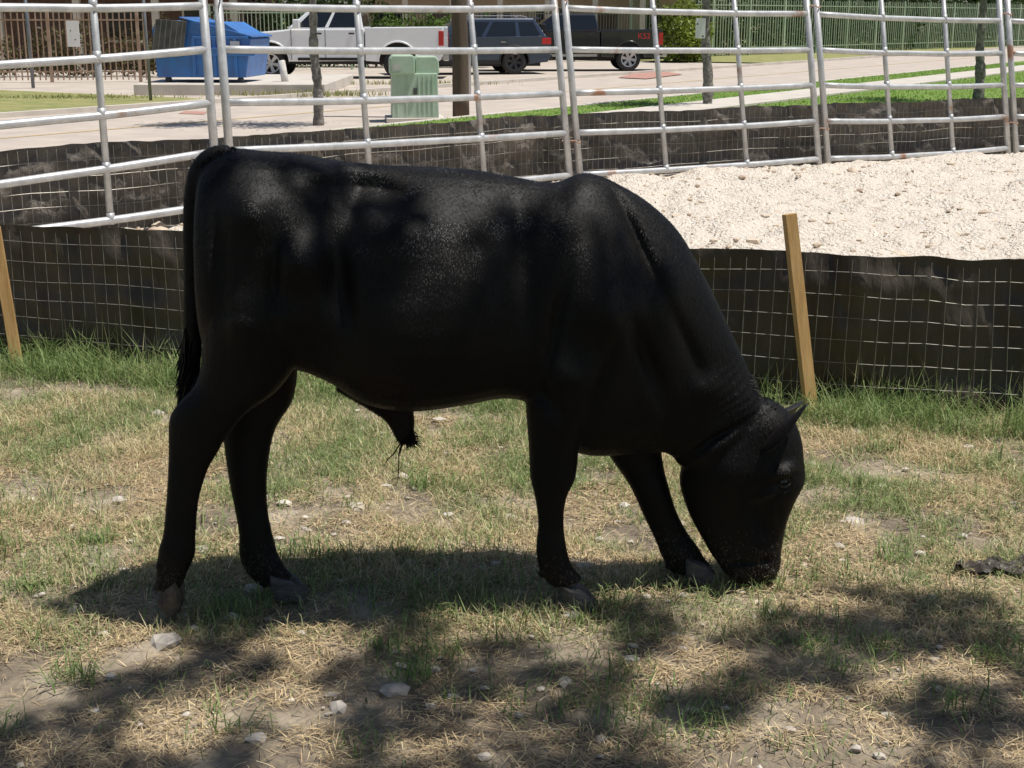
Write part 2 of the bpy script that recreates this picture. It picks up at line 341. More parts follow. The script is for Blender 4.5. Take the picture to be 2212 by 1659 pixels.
# ---------------------------------------------------------------- BULL
def Yc(u): return 3.86+(u-400)/1300*.19
def S2(u1,v1,u2_,v2,w,e=0,dy=0):
    return (sv(u1,v1,Yc(u1)+dy),sv(u2_,v2,Yc(u1)+dy),w,e)
torso=[S2(434,425,440,620,.05),S2(438,372,443,700,.13),S2(458,340,455,760,.17),S2(500,321,500,790,.205,.0),S2(560,326,560,800,.225,.0),S2(640,332,640,792,.235,-.04),S2(720,346,712,815,.235,-.14),S2(820,356,795,862,.258,-.20),
 S2(920,360,890,878,.272,-.22),S2(1020,367,1000,866,.268,-.20),S2(1110,382,1090,852,.248,-.18),S2(1195,395,1150,870,.235,-.18),S2(1255,374,1205,935,.225,-.22),S2(1300,381,1240,965,.218,-.2),S2(1340,400,1275,978,.21,-.14),
 S2(1402,438,1340,978,.18,-.1),S2(1466,500,1395,976,.155,-.05),S2(1517,588,1428,974,.13,-.0),S2(1561,678,1447,980,.115),S2(1605,772,1457,990,.105),S2(1638,848,1470,1005,.096),S2(1652,882,1500,1012,.08)]
head=[S2(1655,860,1575,905,.06,.0),S2(1702,888,1511,945,.09,.1),S2(1728,938,1477,995,.102,.15),S2(1735,990,1468,1040,.106,.2),S2(1737,1032,1478,1082,.099,.25),S2(1719,1072,1494,1122,.082,.22),
 S2(1703,1112,1514,1158,.072,.15),S2(1693,1152,1535,1194,.067,.05),S2(1687,1187,1551,1216,.070,0),S2(1685,1217,1565,1236,.070,0),S2(1674,1244,1587,1250,.058,0),S2(1652,1255,1612,1256,.028,0)]
def leg(st):
    return [(sv(a,b,y),sv(c,d,y),w,0) for a,b,c,d,y,w in st]
nh=leg([(630,570,470,570,3.82,.075),(655,670,440,660,3.775,.112),(650,765,438,755,3.775,.10),(602,840,424,825,3.775,.078),(533,892,380,878,3.775,.056),(489,945,366,905,3.775,.048),(472,975,364,940,3.775,.042),(449,1015,364,1000,3.775,.034),(430,1080,359,1080,3.77,.029),(423,1150,353,1150,3.765,.029),(421,1198,342,1190,3.765,.037),(404,1238,338,1238,3.765,.034),(392,1268,332,1272,3.765,.036)])
fh=leg([(645,660,470,660,4.0,.10),(645,770,470,780,3.99,.10),(634,860,476,872,3.97,.072),(601,915,480,935,3.95,.052),(586,960,484,965,3.945,.044),(578,1020,492,1020,3.94,.036),(577,1085,505,1090,3.935,.030),(586,1142,516,1150,3.93,.030),(599,1192,518,1205,3.93,.037),(616,1224,542,1245,3.925,.034),(634,1246,570,1268,3.92,.036)])
nf=leg([(1300,720,1170,720,3.93,.05),(1300,790,1145,785,3.875,.095),(1277,890,1136,872,3.85,.082),(1252,965,1141,950,3.845,.058),(1244,1030,1145,1028,3.845,.050),(1225,1072,1155,1072,3.84,.040),(1218,1125,1162,1128,3.84,.031),(1225,1188,1158,1190,3.84,.037),(1238,1225,1168,1236,3.84,.034),(1262,1250,1190,1265,3.84,.036)])
ff=leg([(1440,830,1300,830,4.05,.05),(1432,890,1288,910,4.08,.08),(1428,962,1311,975,4.08,.058),(1436,1018,1347,1028,4.08,.048),(1446,1055,1367,1062,4.075,.045),(1461,1103,1391,1116,4.07,.032),(1485,1150,1415,1166,4.07,.030),(1507,1180,1428,1200,4.07,.037),(1523,1206,1443,1226,4.07,.034),(1535,1222,1460,1240,4.07,.034)])
tail=[(500,340,.038),(462,350,.042),(434,378,.036),(420,430,.030),(416,500,.027),(415,600,.025),(416,700,.026),(416,770,.025),(408,820,.015)]
parts=[loft(torso,36,5,.92),loft(head,30,5,.86),loft(nh,24,5,1),loft(fh,24,5,1),loft(nf,24,5,1),loft(ff,24,5,1)]
tp=catmull([list(sv(u,v,Yc(u)-.0))+[r] for u,v,r in tail],5)
parts.append(tube([Vector(a[:3]) for a in tp],[a[3] for a in tp],14))
def ell(u,v,y,rx,ry,rz,tilt=0):
    c=sv(u,v,y); n=20;m=12; V=[];Fc=[]
    R=Matrix.Rotation(tilt,3,'Y')
    for a in range(m+1):
        th=math.pi*a/m
        for b in range(n):
            ph=2*math.pi*b/n; V.append(c+R@Vector((rx*math.sin(th)*math.cos(ph),ry*math.sin(th)*math.sin(ph),rz*math.cos(th))))
    for a in range(m):
        for b in range(n): Fc.append((a*n+b,a*n+(b+1)%n,(a+1)*n+(b+1)%n,(a+1)*n+b))
    return V,Fc
sh=[S2(740,828,722,836,.05),S2(790,846,760,860,.05),S2(850,866,805,888,.042),S2(888,878,832,908,.034),S2(896,905,846,930,.030),S2(895,928,856,950,.024),S2(890,950,868,962,.01)]
parts.append(loft(sh,18,4,1))
parts.append(ell(1262,928,Yc(1262),.11,.10,.07,.2))
parts.append(ell(575,800,Yc(575)+.02,.05,.06,.07))
for u,v,y in ((346,1222,3.75),(346,1224,3.79),(540,1232,3.90),(540,1232,3.95),(1172,1240,3.82),(1172,1240,3.865),(1445,1222,4.05),(1445,1222,4.10)):
    parts.append(ell(u,v,y,.014,.011,.014))
V,Fc=merge(parts)
me=bpy.data.meshes.new('tmp'); me.from_pydata([tuple(p) for p in V],[],Fc); tmp=bpy.data.objects.new('tmp',me); S.collection.objects.link(tmp)
bm=bmesh.new(); bm.from_mesh(me); bmesh.ops.recalc_face_normals(bm,faces=bm.faces); bm.to_mesh(me); bm.free()
r=tmp.modifiers.new('r','REMESH'); r.mode='VOXEL'; r.voxel_size=.0068
s_=tmp.modifiers.new('s','SMOOTH'); s_.factor=.5; s_.iterations=6
bpy.context.view_layer.update(); dg=bpy.context.evaluated_depsgraph_get(); bme=bpy.data.meshes.new_from_object(tmp.evaluated_get(dg)); bpy.data.objects.remove(tmp)
nv=len(bme.vertices); co_=np.zeros(nv*3); bme.vertices.foreach_get('co',co_); co_=co_.reshape(-1,3)
def bump(u,v,rpx,amt,ry=None,tilt=0):
    y=Yc(u)-.22; c=sv(u,v,y); rx=rpx/730; rz=(ry or rpx)/730
    dx=co_[:,0]-c.x; dz=co_[:,2]-c.z; ct,st=math.cos(tilt),math.sin(tilt); a=dx*ct+dz*st; b=-dx*st+dz*ct
    g=np.exp(-(a/rx)**2-(b/rz)**2); yc=3.86+(co_[:,0]-(-.98))/(1.8)*.19
    sd_=np.clip((co_[:,1]-yc)/.08,-1,1); co_[:,1]+=amt*g*sd_
for a in [(540,445,58,.042),(655,560,52,.046),(530,690,50,.026),(620,690,40,.024),(805,425,66,-.066,28,-.15),(755,455,26,-.034,60),(730,600,30,-.046,120,.15),(690,380,36,.036,22),(860,500,80,.030,60),(590,390,30,-.016,24),
          (1130,600,36,-.036,190,.08),(1265,560,76,.044,150,.25),(1345,690,56,.042,70,.5),(1378,520,15,-.030,130,.45),(1445,640,50,.026,90),(1400,780,20,-.032,110,.4),(470,560,18,-.020,120),(1235,820,50,.026),(900,640,150,.014),
          (1010,560,20,-.005,150,.2),(1060,560,18,-.006,150,.2),(590,590,18,-.026,90,-.1),(1200,700,16,-.022,120,-.2),(1300,830,14,-.020,90,-.3),(700,760,30,-.026,50,.6),(1180,860,16,-.016,50,.6),(1495,760,16,-.012,90,.45),(1540,860,30,.012)]: bump(*a)
def hbump(u,v,rpx,amt,ry=None,tilt=0):
    c=sv(u,v,Yc(u)-.09); dx=co_[:,0]-c.x; dz=co_[:,2]-c.z; ct,st=math.cos(tilt),math.sin(tilt); a=dx*ct+dz*st; b=-dx*st+dz*ct
    g=np.exp(-(a/(rpx/730))**2-(b/((ry or rpx)/730))**2); yc=Yc(u); co_[:,1]+=amt*g*np.clip((co_[:,1]-yc)/.03,-1,1)
hbump(1694,1016,28,.026,14,.3);hbump(1690,1046,15,-.016);hbump(1560,1020,60,.020);hbump(1640,1105,22,-.018,50,.3);hbump(1658,1218,10,-.016);hbump(1645,1190,30,.010);hbump(1605,1226,30,-.014,5,.15);hbump(1655,1068,30,.012,8,.5)
hbump(1500,985,10,-.016,60,-.9);hbump(1560,940,10,-.014,50,-1.1);hbump(1610,1140,12,.010,50,.3);hbump(1670,1120,8,.008,40,.2)
c=sv(1600,850,3.98); ax=(sv(1640,900,3.98)-sv(1560,760,3.98)).normalized()
rel=co_-np.array(c); al=rel@np.array(ax); rad=np.linalg.norm(rel,axis=1); wob=np.array([noise.noise(Vector(p*9)) for p in co_])
co_+=np.outer(np.exp(-(rad/.12)**2)*.0012*np.sin(al/.026*6.28+wob*4),np.array((.5,-.6,.5)))
co_[:,1]+=.004*wob
bme.vertices.foreach_set('co',co_.ravel()); bme.polygons.foreach_set('use_smooth',[True]*len(bme.polygons)); bme.update()
m_coat=M('black_coat',(.0028,.0026,.0028),(.007,.0054,.0044),scale=3.5,rough=.55,bump=.4,bscale=90,spec=.2,stretch=(1,1,.35),bdist=.004)
bme.materials.clear(); bme.materials.append(m_coat)
bull=empty('bull'); body=bpy.data.objects.new('body',bme); link(body,bull)
npoly=len(bme.polygons); PC=np.zeros(npoly*3); bme.polygons.foreach_get('center',PC); PC=PC.reshape(-1,3); PN=np.zeros(npoly*3); bme.polygons.foreach_get('normal',PN); PN=PN.reshape(-1,3)
nf_=190000; ii=rng.integers(0,npoly,nf_); P=PC[ii]+rng.uniform(-.0035,.0035,(nf_,3)); Nn=PN[ii]
P-=Nn*((P-PC[ii])*Nn).sum(1)[:,None]
fl=np.tile(np.array([-.45,0,-.9]),(nf_,1)); fl[P[:,0]>.55]=[-.1,0,-1]; fl+=rng.normal(0,.25,(nf_,3)); fl-=Nn*(fl*Nn).sum(1)[:,None]; fl/=np.linalg.norm(fl,axis=1)[:,None]+1e-9
sdv=np.cross(fl,Nn); Lh=rng.uniform(.007,.014,nf_)[:,None]; Wh=rng.uniform(.0006,.0011,nf_)[:,None]
V=np.stack([P-sdv*Wh-Nn*.0008,P+sdv*Wh-Nn*.0008,P+fl*Lh+Nn*(.0012+.0022*rng.random((nf_,1)))],1).reshape(-1,3)
pn=np.array([noise.noise(Vector(p*4.2)) for p in P]); pn2=np.array([noise.noise(Vector(p*17)) for p in P])
base=np.array([.0036,.0032,.0034]); brown=np.array([.036,.022,.013]); pale_fleck=np.array([.17,.175,.19])
side=np.clip((pn+.10)*2.4,0,1)*np.clip(1-abs(P[:,0]+.45)/.65,0,1)*np.clip((1.15-P[:,2])/.3,0,1)*(P[:,2]>.45)
C=base+side[:,None]*(brown-base)*rng.random((nf_,1))
top_=np.clip((P[:,2]-1.04)/.14,0,1)*np.clip(1-abs(P[:,0]+.10)/.5,0,1)*np.clip(pn2*2.6+.05,0,1)*(rng.random(nf_)<.5)  # paler noise flecks, stronger towards the top of the back
C=C*(1-top_[:,None])+pale_fleck*top_[:,None]
mud=(rng.random(nf_)<np.clip((.20-P[:,2])/.12,0,1)*.35*(1+1.0*((P[:,0]<-.7)&(P[:,1]<3.86)))); C[mud]=[.11,.085,.06]
C*=rng.uniform(.6,1.5,(nf_,1))
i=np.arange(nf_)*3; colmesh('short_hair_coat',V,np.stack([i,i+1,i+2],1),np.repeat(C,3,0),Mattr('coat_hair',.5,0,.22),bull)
m_ear=M('ear_coat',(.007,.0065,.007),(.020,.016,.014),scale=20,rough=.5,bump=.4,bscale=200,spec=.4)
def ear(name,b,t,wdir,wd,th):
    b=Vector(b);t=Vector(t);ax=(t-b);wdv=Vector(wdir); wdv=(wdv-ax.normalized()*wdv.dot(ax.normalized())).normalized(); f=ax.normalized().cross(wdv)
    V=[];Fc=[];n=20
    st=[(0,.50),(.12,.75),(.3,1),(.5,1.0),(.7,.8),(.86,.48),(.96,.2),(1,.04)]
    for s,k in st:
        c=b+ax*s
        for j in range(n):
            a=2*math.pi*j/n; x=math.cos(a)*wd*k; y=math.sin(a)*th*(.4+.6*k)
            y+= .45*(x*x)/wd
            V.append(c+wdv*x+f*y)
    m=len(st)
    for i in range(m-1):
        for j in range(n): Fc.append((i*n+j,i*n+(j+1)%n,(i+1)*n+(j+1)%n,(i+1)*n+j))
    Fc+= [tuple(range(n-1,-1,-1)),tuple((m-1)*n+j for j in range(n))]
    return mesh(name,V,Fc,m_ear,bull,smooth=True)
yh=Yc(1680)
ear('ear_right',sv(1640,968,yh-.06),sv(1746,871,yh-.18),(-.6,.15,-.75),.058,.007)
ear('ear_left',sv(1668,905,yh+.07),sv(1735,868,yh+.22),(.45,-.35,.8),.045,.007)
def sphere(name,c,rx,ry,rz,mat,parent,n=20,m=12):
    V=[];Fc=[]
    for a in range(m+1):
        th=math.pi*a/m
        for b in range(n):
            ph=2*math.pi*b/n; V.append(Vector(c)+Vector((rx*math.sin(th)*math.cos(ph),ry*math.sin(th)*math.sin(ph),rz*math.cos(th))))
    for a in range(m):
        for b in range(n): Fc.append((a*n+b,a*n+(b+1)%n,(a+1)*n+(b+1)%n,(a+1)*n+b))
    return mesh(name,V,Fc,mat,parent,smooth=True)
bv=BVHTree.FromPolygons([tuple(p) for p in co_],[tuple(p.vertices) for p in bme.polygons])
m_eye=M('eye',(.01,.008,.007),rough=.08,spec=.8)
m_lid=M('eyelid',(.036,.028,.024),(.022,.018,.016),rough=.6)
for sgn in (-1,1):
    c=sv(1694,1043,yh-.09); hit=bv.ray_cast(Vector((c.x,yh+sgn*.5,c.z)),Vector((0,-sgn,0)))
    p=hit[0] if hit[0] else Vector((c.x,yh+sgn*.09,c.z))
    sphere('eye',p+Vector((0,-sgn*.008,0)),.018,.015,.014,m_eye,bull)
    for up,k in ((1,1),(-1,1),(1,1.5),(-1,1.45)):
        pts=[p+Vector((math.cos(a)*.021*k,sgn*(.004-.004*abs(math.cos(a))-(k-1)*.008),up*math.sin(a)*.014*k)) for a in np.linspace(0,math.pi,9)]
        mesh('eyelid',*tube(pts,[r_*(1 if k==1 else .6) for r_ in [.002,.004,.005,.006,.006,.006,.005,.004,.002]],8),m_lid,bull,smooth=True)
    c=sv(1660,1220,yh); hit=bv.ray_cast(Vector((c.x,yh+sgn*.5,c.z)),Vector((0,-sgn,0)))
    if hit[0]:
        sphere('nostril',hit[0],.013,.003,.007,m_eye,bull)
m_hoof=M('hoof_horn',(.13,.12,.115),(.045,.042,.040),scale=16,rough=.7,bump=.4,stretch=(1,1,3))
m_hoofm=M('muddy_hoof',(.14,.11,.08),(.05,.042,.035),scale=25,rough=.9,bump=.8)
def hoof(u,v,y,L,mat,pitch=0,h=.066):
    c=sv(u,v,y); parts=[]
    for sg in (-1,1):
        V=[];n=18; rings=[(h,.0,.036,.022),(h*.6,.008,.044,.025),(h*.15,.020,.053,.027),(0,.024,.056,.028)]
        for z,dx,a,b in rings:
            for j in range(n):
                t=2*math.pi*j/n; x=dx+math.cos(t)*a*(L/.11); zz=z-(0.35*math.cos(t)*.036 if z==h else 0)
                yy=math.sin(t)*b*(1-.25*math.cos(t)); V.append(Vector((x,yy+sg*.026,zz)))
        if pitch:
            R=Matrix.Rotation(pitch,3,'Y'); V=[R@p for p in V]
        mz=min(p.z for p in V); V=[p+Vector((c.x,y,.003-mz)) for p in V]
        Fc=[(i*n+j,i*n+(j+1)%n,(i+1)*n+(j+1)%n,(i+1)*n+j) for i in range(3) for j in range(n)]+[tuple(range(n)),tuple(3*n+j for j in reversed(range(n)))]
        parts.append((V,Fc))
    mesh('hoof',*merge(parts),mat,bull,smooth=False,bevel=.003)
hoof(352,1300,3.765,.085,m_hoofm,pitch=.95)
hoof(612,1270,3.92,.105,m_hoof)
hoof(1238,1290,3.84,.11,m_hoof)
hoof(1500,1240,4.06,.10,m_hoof)
hp=[]
for k in range(460):
    a=random.random(); rt=sv(414+random.uniform(-15,15),690+130*a,Yc(410)+random.uniform(-.02,.02)); ln=random.uniform(.08,.17)*(1.15-.5*a)
    q=rt+Vector((-.010+random.uniform(-.010,.012),random.uniform(-.010,.010),-ln*.55)); q2=q+Vector((-.014+random.uniform(-.012,.012),random.uniform(-.010,.010),-ln*.45))
    hp.append(tube([rt,q,q2],[.0032,.0028,.0006],4,False))
for k in range(190):
    rt=sv(882+random.uniform(-12,12),942+random.uniform(-16,10),Yc(880)+random.uniform(-.018,.018)); q=rt+Vector((random.uniform(-.01,.012),random.uniform(-.01,.01),-.012)); q2=q+Vector((random.uniform(-.018,.026),random.uniform(-.012,.012),random.uniform(-.026,.006)))
    hp.append(tube([rt,q,q2],[.0022,.0018,.0004],3,False))
for du,vv_ in ((0,1050),(-22,1010),(4,985)):
    hp.append(tube([sv(870,950,Yc(870)),sv(862+du*.5,980,Yc(870)),sv(860+du,vv_-18,Yc(870)),sv(855+du*1.3,vv_,Yc(870))],[.0024,.0018,.0014,.0005],4,False))
for k in range(420):
    t=random.random(); u,v=(1610+65*t,812+72*t) if k%2 else (440+70*t,362-34*t)
    p=sv(u,v,Yc(u)+random.uniform(-.05,.05)); h_=bv.find_nearest(p); p=h_[0]; nrm=h_[1]; q=p+nrm*.009+Vector((random.uniform(-.005,.005),0,random.uniform(-.008,.0))); hp.append(tube([p-nrm*.003,q],[.0016,.0004],3,False))
mesh('hair',*merge(hp),m_coat,bull)

# ---------------------------------------------------------------- shade tree over the foreground
m_bark=M('bark',(.10,.08,.065),(.24,.21,.18),scale=8,rough=.95,bump=1,bscale=22,stretch=(1,1,.3),bdist=.03)
m_leaf=Mattr('leaf',.5,.35)
def leafcol(n,a=(.045,.085,.02),b=(.10,.15,.04)): return colmix(n,a,b,.2)
tr=empty('shade_tree')
tb=Vector((3.6,-3.4,0))
tparts=[tube(catmull([list(tb),list(tb+Vector((-.1,.1,1.8))),list(tb+Vector((.05,.3,3.6))),list(tb+Vector((-.3,.8,5.6)))],4),[.30,.28,.26,.25,.24,.23,.22,.21,.2,.18,.16,.14,.12],12)]
for k in range(16):
    a=Vector((rng.uniform(-2.2,5.2),rng.uniform(-6,3.0),rng.uniform(6.2,8.4))); st_=tb+Vector((-.05,.4,rng.uniform(3.4,5.4)))
    tparts.append(tube(catmull([list(st_),list(st_.lerp(a,.4)+Vector((0,0,.4))),list(a)],4),list(np.linspace(.09,.015,9)),7))
mesh('trunk',*merge(tparts),m_bark,tr,smooth=True)
n0=130000; x=rng.uniform(-2.2,6.2,n0); y=rng.uniform(-5.0,4.0,n0); z=6.4+rng.random(n0)*1.0
kx=x-z*sd.x/sd.z; ky=y-z*sd.y/sd.z
dens=nzv(kx,ky,1.5,52)*.9+nzv(kx,ky,4.2,41)*1.3
edge=3.90+.14*np.array([noise.noise(Vector((a*1.3,0,4))) for a in kx])
k_=(rng.random(n0)<np.clip(.66+dens*2.4,0,1))&(ky<edge+rng.normal(0,.03,n0))
P=np.stack([x,y,z],1)[k_]; n=len(P)
leafcloud('leaves',P,rng.uniform(.035,.06,n),leafcol(n),m_leaf,tr,flat=.3)

# ---------------------------------------------------------------- street trees / pole
m_bark2=M('lichen_bark',(.11,.095,.08),(.32,.30,.27),scale=12,rough=.95,bump=1,bscale=22,bdist=.03)
def street_tree(u,v,utop,r,ch,cr,seed):
    random.seed(seed); g=gr(u,v); root=empty('street_tree',g); 
    dx=(utop-u)/F*g.y
    pts=[Vector((0,0,-.05)),Vector((dx*.3+.02,0,.6)),Vector((dx*.55-.02,0.02,1.2)),Vector((dx+.01,0,1.9)),Vector((dx,.05,2.7)),Vector((dx-.05,.1,ch))]
    C_=catmull([list(p) for p in pts],8); rad=np.linspace(r,r*.5,len(C_))*(1+.15*np.array([random.uniform(-1,1) for _ in C_]))
    parts=[tube(C_,list(rad),10)]; cc=[]
    for k in range(9):
        a=random.uniform(0,6.28); z0=random.uniform(2.5,ch-.2); e=Vector((dx+math.cos(a)*cr*.8,math.sin(a)*cr*.8,z0+random.uniform(.5,1.3))); s0=Vector((dx,0,z0))
        parts.append(tube([s0,s0.lerp(e,.5)+Vector((0,0,.12)),e],[r*.4,r*.28,r*.1],6)); cc.append(e)
        cc.append(s0.lerp(e,.6)+Vector((random.uniform(-.3,.3),random.uniform(-.3,.3),.3)))
    mesh('trunk',*merge(parts),m_bark2,root,smooth=True)
    P=np.concatenate([np.array(c)+rng.normal(0,.28,(150,3)) for c in cc]); n=len(P)
    P[:,2]=np.maximum(P[:,2],2.45)
    leafcloud('leaves',P,rng.uniform(.04,.08,n),leafcol(n),m_leaf,root)
street_tree(688,268,684,.09,4.3,1.0,1); street_tree(1528,232,1518,.11,4.4,1.0,2); street_tree(2112,222,2106,.11,4.4,1.0,5)
g=gr(996,252); pole=empty('utility_pole',g)
mesh('pole',*tube(catmull([[0,0,-.1],[-.01,0,1.5],[-.05,0,3],[-.08,0,7]],3),list(np.linspace(.155,.12,10)),14),M('creosote_wood',(.075,.05,.038),(.13,.09,.065),scale=10,rough=.9,bump=.8,stretch=(1,1,.1)),pole,smooth=True)
g=gr(1014,205)
mb=empty('mailbox',g)
mesh('post',*box(-.04,.04,-.04,.04,-.05,1.05),M('white_post',(.6,.58,.55),rough=.6),mb)
pr=[(-.16,0),(.16,0),(.16,.22),(.13,.30),(.07,.345),(0,.36),(-.07,.345),(-.13,.30),(-.16,.22)]
v,f=extr(pr,-.28,.28); v=[(a,b,c+1.15) for a,b,c in v]
mesh('box',v,f,M('mailbox_metal',(.05,.05,.055),rough=.4,metal=.3),mb,bevel=.01)
g=gr(898,262); tf=empty('electrical_cabinet',(g.x,g.y,0),.12)
m_gr=M('pale_green_paint',(.47,.58,.45),(.38,.49,.37),scale=4,rough=.5)
mesh('pad',*box(-.5,.5,-.12,.85,-.02,.06),m_walk,tf,bevel=.01)
mesh('body',*extr([(-.40,.06),(.40,.06),(.385,.80),(-.385,.80)],0,.7),m_gr,tf,bevel=.015)
v,f=extr([(-.42,.785),(.0,.785),(.0,1.06),(-.03,1.10),(-.37,1.10),(-.42,1.04)],-.05,.62); mesh('hood',v,f,m_gr,tf,bevel=.02)
v,f=extr([(.01,.785),(.42,.785),(.41,1.02),(.36,1.08),(.04,1.08),(.01,1.04)],.04,.66); mesh('hood_rear',v,f,m_gr,tf,bevel=.02)
for xx in (-.30,-.15,.06,.14,.22,.30): mesh('rib',*box(xx-.012,xx+.012,-.012,0.004,.12,.76),m_gr,tf,bevel=.004)
mesh('lock',*box(-.03,.03,-.035,-.001,.45,.56),M('dark_metal',(.08,.08,.08),rough=.5),tf,bevel=.004)
mesh('warning_label',*box(-.38,-.24,-.056,-.052,.85,.97),M('label',(.55,.55,.5),rough=.6),tf)
g=gr(620,198); bo=sv(608,132,g.y)
mesh('bollard',*merge([tube([g,bo,bo+Vector((-.004,0,.02))],[.085,.085,.05],14)]),M('bollard_paint',(.72,.70,.66),(.54,.50,.46),scale=6,rough=.7),smooth=True)
g=gr(326,220); mesh('sign_post',*tube([g,g+Vector((-.03,0,3.0))],.035,8),M('grey_post',(.22,.23,.25),rough=.5,metal=.4),smooth=True)
g=gr(72,190); mesh('sign_post',*tube([g,g+Vector((-.02,0,3.0))],.045,8),M('grey_post2',(.20,.22,.25),rough=.5,metal=.4),smooth=True)

# ---------------------------------------------------------------- dumpster
mesh('concrete_pad',*box(-8.7,-4.3,32.6,38.5,-.03,.24),m_walk,bevel=.02)
dm=empty('dumpster',(-7.25,33.4,.24),-.10)
m_blue=M('blue_paint',(.045,.20,.54),(.06,.14,.36),scale=3,rough=.45,bump=.15)
mesh('body',*extr([(-1.12,.12),(1.02,.12),(1.18,1.0),(.55,1.38),(-1.05,1.42),(-1.18,1.2)],0,1.7),m_blue,dm,bevel=.02)
m_lidp=M('black_plastic',(.05,.05,.052),(.11,.105,.10),scale=4,rough=.6)
mesh('lid',[(-.50,-.03,1.46),(1.22,-.03,1.03),(1.22,1.75,1.03),(-.50,1.75,1.46),(-.50,-.03,1.50),(1.22,-.03,1.07),(1.22,1.75,1.07),(-.50,1.75,1.50)],[(0,3,2,1),(4,5,6,7),(0,1,5,4),(1,2,6,5),(2,3,7,6),(3,0,4,7)],m_blue,dm,bevel=.01)
V=[(-.35,-.06,1.44),(-.35,.9,1.44),(-1.3,.9,.52),(-1.3,-.06,.52)]
mesh('open_lid',[*V]+[(a-.03,b-.02,c+.04) for a,b,c in V],[(0,1,2,3),(7,6,5,4),(0,4,5,1),(1,5,6,2),(2,6,7,3),(3,7,4,0)],m_lidp,dm,bevel=.01)
V=[(-1.0,-.12,1.45),(-.28,-.12,1.40),(-.42,-.12,.62),(-1.22,-.12,.55)]
mesh('side_lid',V+[(a,b-.04,c) for a,b,c in V],[(3,2,1,0),(4,5,6,7),(0,1,5,4),(1,2,6,5),(2,3,7,6),(3,0,4,7)],m_lidp,dm,bevel=.01)
m_ribm=M('lid_rib',(.20,.19,.17),rough=.6)
for k in range(6): 
    x=-1.02+k*.13; mesh('lid_rib',[(x,-.165,1.43),(x+.025,-.165,1.43),(x-.12,-.165,.6),(x-.145,-.165,.6)],[(0,1,2,3)],m_ribm,dm)
for x in (-.2,.3,.8): mesh('rib',*box(x-.04,x+.04,-.05,-.001,.14,1.0),m_blue,dm,bevel=.01)
mesh('fork_pocket',*box(-.1,1.3,-.14,-.052,.62,.80),m_blue,dm,bevel=.01)
mesh('top_rim',*box(-.22,1.12,-.045,-.002,1.0,1.06),m_blue,dm,bevel=.01)
for x in (-.9,.85): mesh('caster',*tube([(x,.1,.06),(x,.2,.06)],.07,12),m_lidp,dm,smooth=True)
mesh('sticker',*box(.70,.92,-.06,-.052,.82,.95),M('sticker_white',(.6,.6,.6)),dm)

# ---------------------------------------------------------------- vehicles
m_glass=M('tinted_glass',(.012,.014,.016),rough=.06,spec=.8)
m_tyre=M('tyre',(.018,.018,.018),(.03,.03,.03),scale=20,rough=.85)
m_rim=M('alloy',(.55,.55,.56),(.45,.45,.46),rough=.3,metal=.6)
m_rimd=M('dark_alloy',(.05,.05,.055),rough=.35,metal=.6)
m_chr=M('chrome',(.5,.5,.5),rough=.2,metal=.9)
m_blk=M('black_trim',(.012,.012,.012),rough=.6)
m_rl=M('tail_lamp_red',(.50,.015,.015),rough=.2,spec=.7)
m_hl=M('headlamp',(.55,.56,.58),rough=.15,spec=.8)
def lathe(prof,n=36):
    V=[];Fc=[];k=len(prof)
    for r,y in prof:
        for j in range(n): t=2*math.pi*j/n; V.append((r*math.cos(t),y,r*math.sin(t)))
    for i in range(k-1):
        for j in range(n): Fc.append((i*n+j,i*n+(j+1)%n,(i+1)*n+(j+1)%n,(i+1)*n+j))
    return V,Fc
def wheel(root,x,y,R,sg,rim):
    e=bpy.data.objects.new('wheel',None); link(e,root); e.location=(x,y,R); 
    if sg<0: e.rotation_euler=(0,0,math.pi)
    mesh('tyre',*lathe([(R*.62,-.12),(R*.9,-.13),(R*.98,-.10),(R,-.05),(R,.05),(R*.98,.10),(R*.9,.13),(R*.66,.135),(R*.62,.12),(R*.62,-.12)]),m_tyre,e,smooth=True)
    mesh('rim_barrel',*lathe([(R*.62,.125),(R*.58,.12),(R*.55,.03),(0.001,.03)]),m_blk,e,smooth=False)
    parts=[lathe([(R*.66,.128),(R*.63,.138),(R*.57,.13),(R*.57,.10)]),lathe([(.001,.11),(R*.14,.11),(R*.17,.06)])]
    for k in range(6):
        a=k*math.pi/3+.2; c_,s__=math.cos(a),math.sin(a)
        def q(r,t,y): return (c_*r-s__*t,y,s__*r+c_*t)
        V=[q(R*.1,-.035,.10),q(R*.1,.035,.10),q(R*.6,.055,.118),q(R*.6,-.055,.118),q(R*.1,-.03,.05),q(R*.1,.03,.05),q(R*.6,.045,.07),q(R*.6,-.045,.07)]
        parts.append((V,[(0,1,2,3),(4,7,6,5),(0,4,5,1),(1,5,6,2),(2,6,7,3),(3,7,4,0)]))
    mesh('rim',*merge(parts),rim,e)
def arch(cx,r,zb,cz,n=12):
    a0=math.asin((cz-zb)/r) if zb<cz else 0
    return [(cx-r*math.cos(t),cz+r*math.sin(t)) for t in np.linspace(-a0,math.pi+a0,n)]
